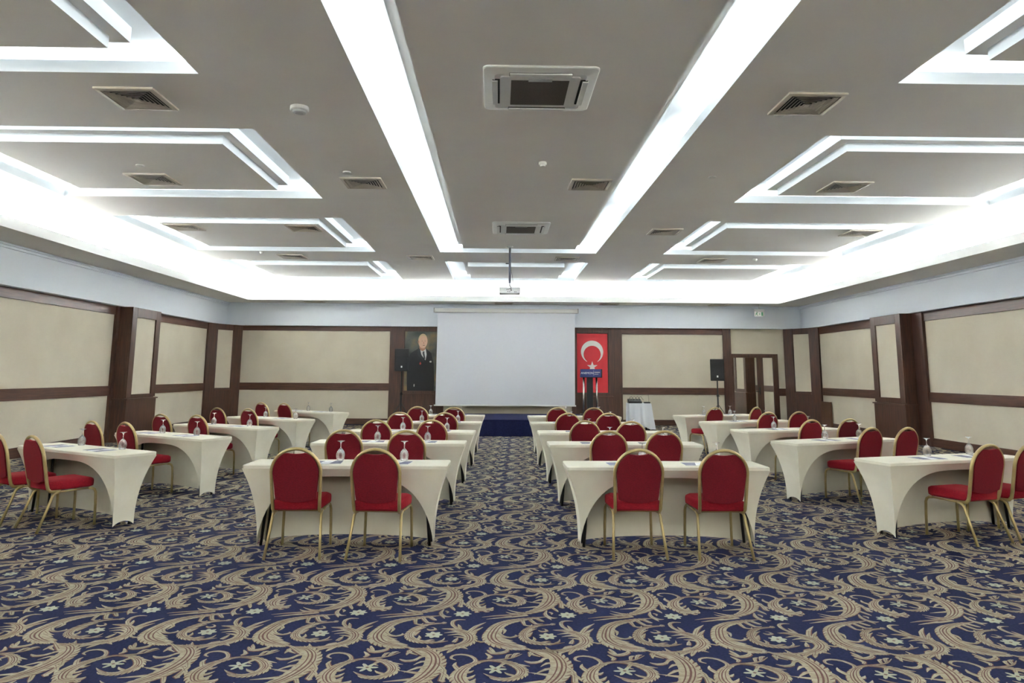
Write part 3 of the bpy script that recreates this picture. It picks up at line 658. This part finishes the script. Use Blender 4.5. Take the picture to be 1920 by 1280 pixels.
# ------------------------------------------------------------------ upturned stem glasses and leaflets
def make_glass():
    root = thing('stem_glass', '', 'glass')
    # standing on its rim: bowl below, foot on top
    outer = [(.034, 0), (.038, .018), (.0415, .042), (.0405, .060), (.033, .082), (.019, .100), (.008, .110), (.0048, .120), (.0042, .140), (.0052, .158), (.010, .168), (.030, .177)]
    inner = [(.0328, 0), (.0367, .018), (.0400, .042), (.0389, .059), (.0315, .080), (.018, .096), (.004, .104)]
    prof = [(r, z) for r, z in reversed(inner)] + outer + [(.036, .1785), (.036, .180), (.0005, .1795)]
    MB().lathe(prof, 24).build('bowl_and_stem', M['glass'], root, smooth=True)
    return root
def make_leaf():
    root = thing('leaflet', '', 'leaflet')
    MB().box(-.15, .15, -.105, .105, 0, .003).build('sheet', M['paperw'], root)
    MB().prism([(-.148, -.103), (-.055, -.103), (-.015, .103), (-.148, .103)], .003, .0036).build('navy_field', M['paperb'], root)
    MB().prism([(.045, -.103), (.148, -.103), (.148, .103), (.075, .103)], .003, .0036).build('navy_field', M['paperb'], root)
    MB().box(-.02, .055, -.01, .014, .003, .0036).build('printed_mark', M['plast2'], root)
    return root
glass0, leaf0 = make_glass(), make_leaf(); gu = [0, 0]
for (b, i), _ in TAB.items():
    for k in range(2):
        g = glass0 if not gu[0] else copy_tree(glass0); gu[0] = 1
        x, y = on_table(b, i, *GL[b][i][k])
        g.location = (x, y, TH + .0047); g['group'] = 'upturned stem glasses'
        g['label'] = '%s upturned stem glass on the %s %s' % (('left-hand', 'right-hand')[k], ROWS[i], BLK[b])
        g = leaf0 if not gu[1] else copy_tree(leaf0); gu[1] = 1
        x, y = on_table(b, i, PADS[b][k], -.03)
        g.location = (x, y, TH + .0047); g.rotation_euler = (0, 0, TAB[b, i][2] + R(random.uniform(-6, 6))); g['group'] = 'leaflets laid on the tables'
        g['label'] = '%s navy and white leaflet on the %s %s' % (('left-hand', 'right-hand')[k], ROWS[i], BLK[b])

# ------------------------------------------------------------------ stage, screen, pictures
st = thing('stage', 'low stage covered in navy felt below the projection screen', 'stage', (0.52, 19.9, 0))
MB().box(-2.43, 2.46, -1.4, 1.4, .385, .415).build('stage_top', M['blue'], st, bevel=.01)
sk = MB(); rows = []
for z in (.004, .20, .388):
    rows.append([(-2.42 + 4.86 * i / 60, -1.385 + .004 * math.sin(i * 2.1) * (1 - z), z) for i in range(61)])
sk.grid(rows); sk.quad([(-2.42, -1.385, .004), (-2.42, 1.385, .004), (-2.42, 1.385, .388), (-2.42, -1.385, .388)]); sk.quad([(2.44, -1.385, .004), (2.44, 1.385, .004), (2.44, 1.385, .388), (2.44, -1.385, .388)])
sk.quad([(-2.42, 1.385, .004), (2.44, 1.385, .004), (2.44, 1.385, .388), (-2.42, 1.385, .388)])
sk.build('skirt', M['blue'], st)

YS = 22.36
sc_ = thing('projection_screen', 'large white roll-down projection screen above the stage', 'projection screen', (0.23, YS, 0))
cs = MB()
cs.prism(rrect(-.065, .065, 3.45, 3.585, .03, 4), -2.22, 2.24, axis='x')
cs.build('case', M['plast'], sc_, bevel=.004)
MB().box(-2.26, -2.22, -.05, .05, 3.46, 3.60).box(2.24, 2.28, -.05, .05, 3.46, 3.60).box(-2.24, -2.20, .05, .228, 3.50, 3.56).box(2.22, 2.26, .05, .228, 3.50, 3.56).build('bracket', M['plast2'], sc_)
rows = []
for j in range(25):
    z = .62 + (3.47 - .62) * (1 - j / 24); row = []
    for i in range(41):
        v = -1 + 2 * i / 40
        wob = .012 * math.sin(3.1 * v + 2.0 * z) * (j / 24) + .008 * math.sin(7 * v - 3 * z) * (j / 24) ** 2
        row.append((2.145 * v + .015 - .012 * (j / 24), -.02 + wob, z))
    rows.append(row)
MB().grid(rows).build('fabric', M['screen'], sc_, smooth=True)
MB().box(-2.19, 2.18, -.035, -.005, .585, .625).build('bottom_bar', M['plast'], sc_, bevel=.006)

# portrait
pr = thing('portrait_poster', 'tall portrait poster of a person in a dark suit and tie', 'poster', (-2.45, YB - .012, 1.955))
MB().box(-.5, .5, -.008, 0, -.925, .925).build('backdrop', M['pt_back'], pr)
def flat(name, poly, d, mt, par=pr): return MB().prism(poly, -.008 - d * .0012, -.008 - (d - 1) * .0012, axis='y').build(name, M[mt], par)
flat('suit', [(-.40, -.925), (-.42, -.45), (-.38, .10), (-.30, .25), (-.06, .40), (.16, .40), (.34, .24), (.42, -.10), (.45, -.60), (.44, -.925)], 1, 'pt_suit')
flat('shirt', [(-.04, .38), (.02, .20), (.16, .02), (.19, .20), (.16, .38), (.06, .40)], 2, 'pt_shirt')
flat('lapel', [(-.07, .42), (-.10, .20), (.12, -.05), (.02, .22), (-.02, .38)], 3, 'pt_suit2'); flat('lapel', [(.17, .40), (.22, .16), (.16, -.04), (.19, .22)], 3, 'pt_suit2')
flat('tie', [(.075, .30), (.06, .25), (.12, .03), (.155, .08), (.12, .25), (.125, .30)], 3, 'pt_tie')
flat('neck', [(-.04, .38), (-.04, .54), (.15, .50), (.15, .36), (.08, .31), (.02, .32)], 3, 'pt_skin2')
flat('head', ellipse(.065, .62, .145, .225, 28), 4, 'pt_skin')
flat('ear', ellipse(-.075, .60, .022, .045, 12), 5, 'pt_skin2')
flat('hair', ellipse(.065, .62, .15, .235, 20, R(35), R(185)) + [(-.05, .70), (-.01, .765), (.08, .79), (.16, .765)], 5, 'pt_hair')
for x in (.04, .135): flat('eye', ellipse(x, .625, .018, .008, 10), 5, 'pt_dark'); flat('eyebrow', [(x - .032, .655), (x + .03, .655), (x + .026, .668), (x - .028, .668)], 5, 'pt_hair')
flat('nose', [(.085, .62), (.115, .545), (.075, .545)], 5, 'pt_skin2'); flat('mouth', ellipse(.095, .49, .038, .010, 12), 5, 'pt_dark')
flat('medal', [(.0, -.02), (-.03, -.09), (0, -.12), (.03, -.09)], 4, 'pt_red'); flat('pocket_square', ellipse(.32, -.02, .035, .028, 9), 4, 'pt_white')
flat('hand', ellipse(-.18, -.76, .012, .045, 10), 4, 'pt_white')

# flag hanging in the other bay
fg = thing('flag_banner', 'tall red banner with a white crescent above a white star', 'flag', (2.985, YB - .012, 1.925))
MB().box(-.485, .485, -.008, 0, -.925, .925).build('cloth', M['flag'], fg)
co, ro, ci, ri = (-.005, .35), .355, (-.005, .27), .272
pts_o, pts_i = [], []
dd = co[1] - ci[1]
yi = (ro * ro - ri * ri - dd * dd) / (2 * dd)                   # where the two circles cross, below the inner centre
zi = ci[1] - yi if False else None
# crossing height measured from the outer centre
h = (dd * dd + ro * ro - ri * ri) / (2 * dd); xx = math.sqrt(max(0, ro * ro - h * h)) if abs(h) < ro else 0.16
if abs(h) >= ro: h = .31; xx = .17
A0 = math.atan2(-h, xx)
for i in range(41):
    a = A0 + (math.pi - 2 * A0) * i / 40; pts_o.append((co[0] + ro * math.cos(a), co[1] + ro * math.sin(a)))
B0 = math.atan2(co[1] - h - ci[1], xx)
for i in range(41):
    a = B0 + (math.pi - 2 * B0) * i / 40; pts_i.append((ci[0] + ri * math.cos(a), ci[1] + ri * math.sin(a)))
cr = MB()
for i in range(40):
    q = [pts_o[i], pts_o[i + 1], pts_i[i + 1], pts_i[i]]; cr.quad([(x, -.0095, z) for x, z in q])
cr.build('crescent', M['flagw'], fg, fix=False)
star = []
for i in range(10):
    a = R(90 + 36 * i); rr = .175 if i % 2 == 0 else .068; star.append((-.005 + rr * math.cos(a), -.12 + rr * math.sin(a)))
MB().prism(star, -.0095, -.008, axis='y').build('star', M['flagw'], fg)

# lectern
YLc = 20.7
lc = thing('lectern', 'slim black lectern with two steel posts and a blue name board', 'lectern', (2.64, YLc, .415))
MB().box(-.28, .28, -.12, .26, 0, .03).build('base', M['black'], lc, bevel=.006)
MB().box(-.085, .085, .02, .12, .03, 1.10).build('column', M['black'], lc, bevel=.005)
for s in (-1, 1): MB().tube([(s * .195, -.02, .03), (s * .19, -.02, .5), (s * .18, -.02, 1.12)], .027, n=14).build('post', M['chrome'], lc, smooth=True)
MB().prism([(-.17, 1.30), (-.14, 1.06), (.20, 1.06), (.20, 1.10)], -.27, .33, axis='x').build('reading_desk', M['black'], lc)
sg = MB().box(-.30, .29, -.20, -.185, 1.075, 1.295).build('name_board', M['signb'], lc)
def text(body, size, x, z, y, mt, par, font=None, depth=.001):
    cu = bpy.data.curves.new('lettering', 'FONT'); cu.body = body; cu.size = size; cu.extrude = depth; cu.align_x = 'CENTER'; cu.align_y = 'CENTER'
    o = bpy.data.objects.new('lettering', cu); COL.objects.link(o); o.parent = par; o.location = (x, y, z); cu.materials.append(mt)
    dg = bpy.context.evaluated_depsgraph_get(); me = bpy.data.meshes.new_from_object(o.evaluated_get(dg), depsgraph=dg)
    bpy.data.objects.remove(o)
    o = bpy.data.objects.new('lettering', me); COL.objects.link(o); o.parent = par; o.location = (x, y, z); o.rotation_euler = (R(90), 0, 0)
    return o
text('ANEMON', .083, -.105, 1.185, -.2015, M['wlabel'], sg)
MB().box(.077, .081, -.2025, -.2, 1.11, 1.27).build('divider', M['wlabel'], sg)
MB().box(.10, .255, -.2025, -.2, 1.198, 1.222).build('small_line', M['plast2'], sg); MB().box(.10, .215, -.2025, -.2, 1.148, 1.164).build('small_line', M['plast2'], sg)

# loudspeakers on tripod stands
def speaker(x, y, z0, tilt, w, h, label, slabel):
    sp = thing('loudspeaker', label, 'loudspeaker', (x, y, z0), R(tilt))
    MB().prism([(-w / 2, -.16), (w / 2, -.16), (w / 2 - .06, .17), (-w / 2 + .06, .17)], 0, h).build('cabinet', M['black'], sp, bevel=.018, seg=3)
    MB().box(-w / 2 + .045, w / 2 - .045, -.172, -.158, .06, h * .62).build('grille', M['grille'], sp, bevel=.008)
    hz = h * .68
    MB().prism([(-w / 2 + .05, hz), (w / 2 - .05, hz), (w / 2 - .05, h - .05), (-w / 2 + .05, h - .05)], -.166, -.158, axis='y').build('horn_recess', M['blackm'], sp)
    MB().prism([(-.06, hz + .04), (.06, hz + .04), (.10, h - .08), (-.10, h - .08)], -.175, -.164, axis='y').build('horn', M['grille'], sp)
    MB().box(-w / 2 + .05, w / 2 - .05, -.178, -.16, h * .64, h * .67).build('trim_bar', M['plast2'] if False else M['grille'], sp, bevel=.004)
    MB().box(-.022, .022, -.176, -.17, .10, .155).build('badge', M['wlabel'], sp)
    sd = thing('speaker_stand', slabel, 'stand', (x, y, .0045), R(tilt))
    MB().tube([(0, 0, .45), (0, 0, z0 - .0065)], .019, n=12).build('pole', M['blackm'], sd, smooth=True)
    MB().tube([(0, 0, .12), (0, 0, .95)], .026, n=12).build('sleeve', M['blackm'], sd, smooth=True)
    MB().tube([(0, 0, .93), (0, 0, 1.0)], .036, n=12).build('collar', M['black'], sd, smooth=True)
    MB().tube([(0, 0, .95), (.06, 0, .95)], .01, n=8, ref=(0, 0, 1)).build('knob', M['black'], sd)
    for k in range(3):
        a = R(90 + 120 * k); ca, sa = math.cos(a), math.sin(a)
        MB().tube([(.02 * ca, .02 * sa, .68), (.52 * ca, .52 * sa, .012)], .012, n=8, ref=(0, 0, 1)).tube([(.02 * ca, .02 * sa, .16), (.33 * ca, .33 * sa, .27)], .008, n=8, ref=(0, 0, 1)).build('leg', M['blackm'], sd, smooth=True)
speaker(-2.87, 21.6, 1.63, 4, .43, .66, 'black loudspeaker on a tripod stand in front of the portrait poster', 'black tripod speaker stand near the portrait poster')
speaker(6.55, 21.5, 1.40, -12, .41, .64, 'black loudspeaker on a tripod stand beside the mirrored door', 'black tripod speaker stand beside the mirrored door')

# small table with white linen, mixer and receiver
stb = thing('side_table', 'small side table under the white linen cloth beside the lectern', 'table', (4.06, 20.9, 0))
MB().box(-.30, .30, -.25, .25, .72, .745).build('tabletop', M['plast2'], stb)
for sx in (-1, 1):
    for sy in (-1, 1): MB().box(sx * .25 - .02, sx * .25 + .02, sy * .2 - .02, sy * .2 + .02, .002, .72).build('leg', M['blackm'], stb)
tcl = MB(); N = 72; rows = []
for j in range(9):
    f = j / 8; row = []
    for i in range(N + 1):
        a = 2 * math.pi * i / N; c, s = math.cos(a), math.sin(a)
        q = 1 / max(abs(c) / .315, abs(s) / .265)
        fold = .03 * f * math.sin(9 * a + .6) + .012 * f * math.sin(17 * a)
        ex = .10 * f * (1 if c > 0 else .35)
        drop = .07 + .05 * math.sin(4 * a + 1.2)
        row.append((q * c + (fold + ex) * c, q * s + (fold + .05 * f) * s, .750 - (.750 - max(.03, drop)) * f))
    rows.append(row)
tcl.grid(rows); tcl.v.append((0, 0, .750)); ctr = len(tcl.v) - 1
for i in range(N): tcl.f.append((ctr, i, i + 1)); tcl.mi.append(0)
o = tcl.build('tablecloth', M['tcloth'], smooth=True); o.location = (4.06, 20.9, 0.003)
tag(o, 'white linen cloth hanging in folds over the small side table', 'tablecloth')
md = o.modifiers.new('edge', 'EDGE_SPLIT'); md.split_angle = R(50)
mx = thing('audio_mixer', 'black audio mixer with plugged cables on the white cloth', 'mixer', (3.96, 20.88, .7535))
MB().prism([(-.10, 0), (.14, 0), (.14, .12), (-.10, .04)], -.20, .18, axis='x').build('body', M['black'], mx, bevel=.006)
for r_ in range(2):
    for k in range(8): MB().lathe([(.010, 0), (.010, .014), (.006, .016)], 8, (-.165 + .045 * k, -.04 + .08 * r_, .062 + .028 * r_)).build('knob', M['plast2'], mx)
for k in range(4):
    x = -.14 + .09 * k
    MB().tube([(x, .10, .11), (x + .01, .08, .17), (x + .05, .06, .19), (x + .09, .05, .12), (x + .11, .0, .09)], .006, n=6, ref=(0, 1, 0)).build('cable', M['blackm'], mx, smooth=True)
rc = thing('wireless_receiver', 'black wireless receiver with upright aerial beside the mixer', 'receiver', (4.29, 20.83, .7535))
MB().box(-.085, .085, -.07, .07, 0, .04).build('body', M['black'], rc, bevel=.004)
MB().tube([(.06, .04, .03), (.065, .04, .12), (.05, .04, .235)], .004, n=6, ref=(0, 1, 0)).build('aerial', M['blackm'], rc)

# low board standing at the right wall
bd = MB().box(-.025, .025, -.31, .31, 0, .80).build('wooden_board', M['wood_b'], bevel=.004); bd.location = (XR - .065, 21.44, .003)
tag(bd, 'low plain brown wooden board standing against the wall by the corner pillar', 'board')

# exit sign hanging from the soffit
ex = thing('exit_sign', 'small hanging emergency exit sign, white with green symbols', 'sign', (8.09, 22.0, ZS))
MB().tube([(0, 0, 0), (0, 0, -.14)], .012, n=8).build('hanger', M['plast2'], ex)
MB().box(-.16, .16, -.035, .035, -.20, -.14).build('lamp_housing', M['plast2'], ex, bevel=.006)
pn = MB().box(-.155, .155, -.006, .006, -.355, -.20).build('panel', M['plast'], ex)
MB().box(.06, .115, -.009, -.006, -.34, -.225).build('door_symbol', M['green'], pn)
MB().prism(ellipse(-.075, -.225, .012, .012, 10), -.009, -.006, axis='y').prism([(-.09, -.24), (-.06, -.24), (-.07, -.285), (-.04, -.335), (-.055, -.34), (-.085, -.295), (-.115, -.335), (-.13, -.325), (-.10, -.28)], -.009, -.006, axis='y').prism([(-.12, -.27), (-.04, -.235), (-.035, -.245), (-.115, -.282)], -.009, -.006, axis='y').build('running_figure', M['green'], pn)
MB().box(.0, .018, -.009, -.006, -.32, -.25).build('arrow_symbol', M['green'], pn)

# ------------------------------------------------------------------ ceiling fittings
def make_vent(s=.58):
    root = thing('air_vent', '', 'air vent'); h = s / 2
    m = MB()
    def sqring(a, b, z0, z1):
        for (x0, y0), (x1, y1) in (((-1, -1), (1, -1)), ((1, -1), (1, 1)), ((1, 1), (-1, 1)), ((-1, 1), (-1, -1))):
            m.quad([(x0 * a, y0 * a, z0), (x1 * a, y1 * a, z0), (x1 * b, y1 * b, z1), (x0 * b, y0 * b, z1)])
    sqring(h, h - .045, -.020, -.026); sqring(h, h, 0, -.020); sqring(h - .045, h - .045, -.026, -.001)
    m.build('frame', M['ventc'], root, fix=False)
    m = MB()
    for k in range(6):
        a = (h - .062) * (1 - k / 6.4); sqring(a, a - .009, -.026, -.025); sqring(a - .009, a - .034, -.025, -.004)
    a = .025
    m.quad([(-a, -a, -.026), (a, -a, -.026), (a, a, -.026), (-a, a, -.026)])
    m.build('louvres', M['ventc'], root, fix=False)
    b = h - .045
    MB().box(-b, b, -b, b, -.004, -.001).build('backing', M['ventd'], root)
    return root
v0 = make_vent(); vu = [0]
def vent(x, y, z, label, sx=1, sy=1):
    v = v0 if not vu[0] else copy_tree(v0); vu[0] = 1
    v.location = (x, y, z); v.scale = (sx, sy, 1); v['label'] = label; v['group'] = 'square ceiling air vents'
vent(-3.67, 6.97, ZC, 'square louvred vent between the two nearest left-hand ceiling coffers')
vent(-4.95, 10.03, ZC, 'square louvred vent on the hung panel of the second left coffer')
vent(-1.97, 10.12, ZC, 'square louvred vent just left of the long left light trough')
vent(1.31, 10.07, ZC, 'square louvred vent on the central panel beside the right light trough')
vent(3.11, 6.88, ZC, 'square louvred vent between right light trough and nearest right coffer')
vent(5.03, 10.05, ZC, 'square louvred vent on the hung panel of the second right coffer')
vent(-5.98, 13.45, ZC, 'square louvred vent near the wall on the third left coffer panel')
vent(-3.72, 13.45, ZC, 'square louvred vent at aisle end of the third left coffer panel')
vent(6.95, 13.40, ZC, 'square louvred vent near the wall on the third right coffer panel')
vent(3.18, 13.45, ZC, 'square louvred vent left of the third right-hand ceiling coffer')
vent(-4.89, 16.80, ZC, 'square louvred vent ahead of the last left coffer by the stage')
vent(-1.85, 16.80, ZC, 'square louvred vent left of the trough end, near the projector')
vent(1.62, 16.82, ZC, 'square louvred vent right of the projector pole')
vent(5.11, 16.85, ZC, 'square louvred vent ahead of the last right coffer by the stage')
vent(-5.67, 22.07, ZS, 'slim vent in the soffit above the wall panel by the portrait side', 1, .6)
vent(0.17, 22.10, ZS, 'slim vent in the soffit above the middle of the screen', 1, .6)
vent(3.44, 22.12, ZS, 'slim vent in the soffit above the red banner', 1, .6)
vent(6.87, 22.12, ZS, 'slim vent in the soffit before the exit sign', 1, .6)

def make_cassette():
    root = thing('air_conditioner', '', 'air conditioner'); h = .53
    m = MB(); o1 = rrect(-h, h, -h, h, .06, 5); n = len(o1)
    for k, z in ((1, -.002), (1, -.014), (.985, -.022), (.80, -.040), (.79, -.030)):
        for x, y in o1: m.v.append((x * k, y * k, z))
    for i in range(4):
        for q in range(n): m.f.append((i * n + q, (i + 1) * n + q, (i + 1) * n + (q + 1) % n, i * n + (q + 1) % n)); m.mi.append(0)
    m.f.append(tuple(4 * n + q for q in range(n))); m.mi.append(0)
    m.build('fascia', M['plast'], root)
    MB().prism(rrect(-.37, .37, -.37, .37, .03), -.046, -.030).build('centre_frame', M['plast'], root, bevel=.004)
    MB().box(-.27, .27, -.30, .30, -.049, -.046).build('filter_grille', M['filter'], root)
    MB().box(-.11, .11, -.335, -.28, -.052, -.046).build('receiver_strip', M['plast2'], root)
    for k in range(4):
        a = R(90 * k); sl = bpy.data.objects.new('louvre', None)
        c, s = round(math.cos(a)), round(math.sin(a))
        def T(x0, x1, y0, y1, z0, z1, nm, mt, par):
            pts = [(c * x - s * y, s * x + c * y) for x in (x0, x1) for y in (y0, y1)]
            xs = [p[0] for p in pts]; ys = [p[1] for p in pts]
            return MB().box(min(xs), max(xs), min(ys), max(ys), z0, z1).build(nm, mt, par, bevel=.003)
        bpy.data.objects.remove(sl)
        T(-.29, .29, .375, .445, -.043, -.028, 'outlet_slot', M['ventd'], root)
        T(-.285, .285, .395, .45, -.056, -.043, 'louvre', M['plast'], root)
    return root
c0 = make_cassette(); c0.location = (.369, 6.59, ZC); c0['label'] = 'large white ceiling air conditioner, the one nearest the camera'; c0['group'] = 'ceiling air conditioners'
c1 = copy_tree(c0); c1.location = (.405, 13.22, ZC); c1['label'] = 'white ceiling air conditioner near the projector pole'

def detector(x, y, r, hgt, label, cat='smoke detector', name='smoke_detector'):
    d = thing(name, label, cat, (x, y, ZC))
    MB().lathe([(r, 0), (r, -hgt * .5), (r * .92, -hgt * .62)], 24).build('base', M['plast'], d)
    MB().lathe([(r * .72, -hgt * .55), (r * .70, -hgt * .9), (r * .45, -hgt)], 20).build('sensor', M['plast2'] if r > .06 else M['plast'], d)
detector(-2.09, 7.16, .095, .07, 'round white smoke detector near the long left light trough')
detector(.56, 9.02, .050, .06, 'small white detector on the central panel between two air conditioners')
detector(-5.42, 16.19, .05, .055, 'small white detector behind the third left coffer')
detector(6.07, 16.62, .05, .055, 'small white detector behind the third right coffer')
for x, y, l in ((-2.10, 9.57, 'flat round sprinkler cap beside the vent left of the trough'), (-4.81, 9.35, 'flat round sprinkler cap on the second left coffer panel'),
                (2.96, 7.20, 'flat round sprinkler cap by the vent right of the trough'), (2.96, 9.61, 'flat round sprinkler cap left of the second right coffer')):
    o = MB().lathe([(.055, 0), (.055, -.012), (.045, -.016)], 20).build('sprinkler_cap', M['plast']); o.location = (x, y, ZC)
    tag(o, l, 'sprinkler cap')

# projector on its pole
pj = thing('projector', 'white ceiling projector hanging on a dark pole before the screen', 'projector', (.235, 15.25, ZC))
MB().tube([(0, 0, 0), (0, 0, -.80)], .024, n=12).build('pole', mat('pole_grey', (70, 72, 86), .5), pj, smooth=True)
MB().lathe([(.07, 0), (.07, -.012), (.03, -.03)], 16).build('ceiling_plate', M['plast2'], pj)
MB().box(-.09, -.02, -.012, .012, -.385, -.365).build('clamp', M['blackm'], pj)
MB().tube([(0, 0, -.78), (-.02, 0, -.86), (-.06, 0, -.90)], .008, n=8).tube([(0, 0, -.78), (.02, 0, -.86), (.06, 0, -.90)], .008, n=8).tube([(0, 0, -.78), (0, 0, -.91)], .012, n=8).build('mount', M['plast2'], pj)
MB().box(-.225, .225, -.17, .17, -1.04, -.905).build('body', M['plast'], pj, bevel=.012, seg=3)
MB().box(-.22, .22, -.174, -.17, -1.035, -1.025).build('seam', M['plast2'], pj)
for x, z in ((-.06, -.955), (-.03, -.95), (.0, -.94), (.03, -.98), (-.04, -1.0), (.10, -1.005), (.13, -1.005), (.0, -1.0)): MB().box(x - .008, x + .008, -.176, -.169, z - .008, z + .008).build('socket', M['ventd'], pj)
MB().tube([(.02, 0, -.50), (.05, 0, -.62), (.07, -.05, -.78), (.13, -.08, -.91)], .004, n=6, ref=(0, 1, 0)).build('cable', M['blackm'], pj, smooth=True)
MB().tube([(.0, -.03, -.87), (.02, -.19, -.90), (.03, -.19, -.98)], .007, n=6, ref=(1, 0, 0)).build('cable', M['blackm'], pj, smooth=True)
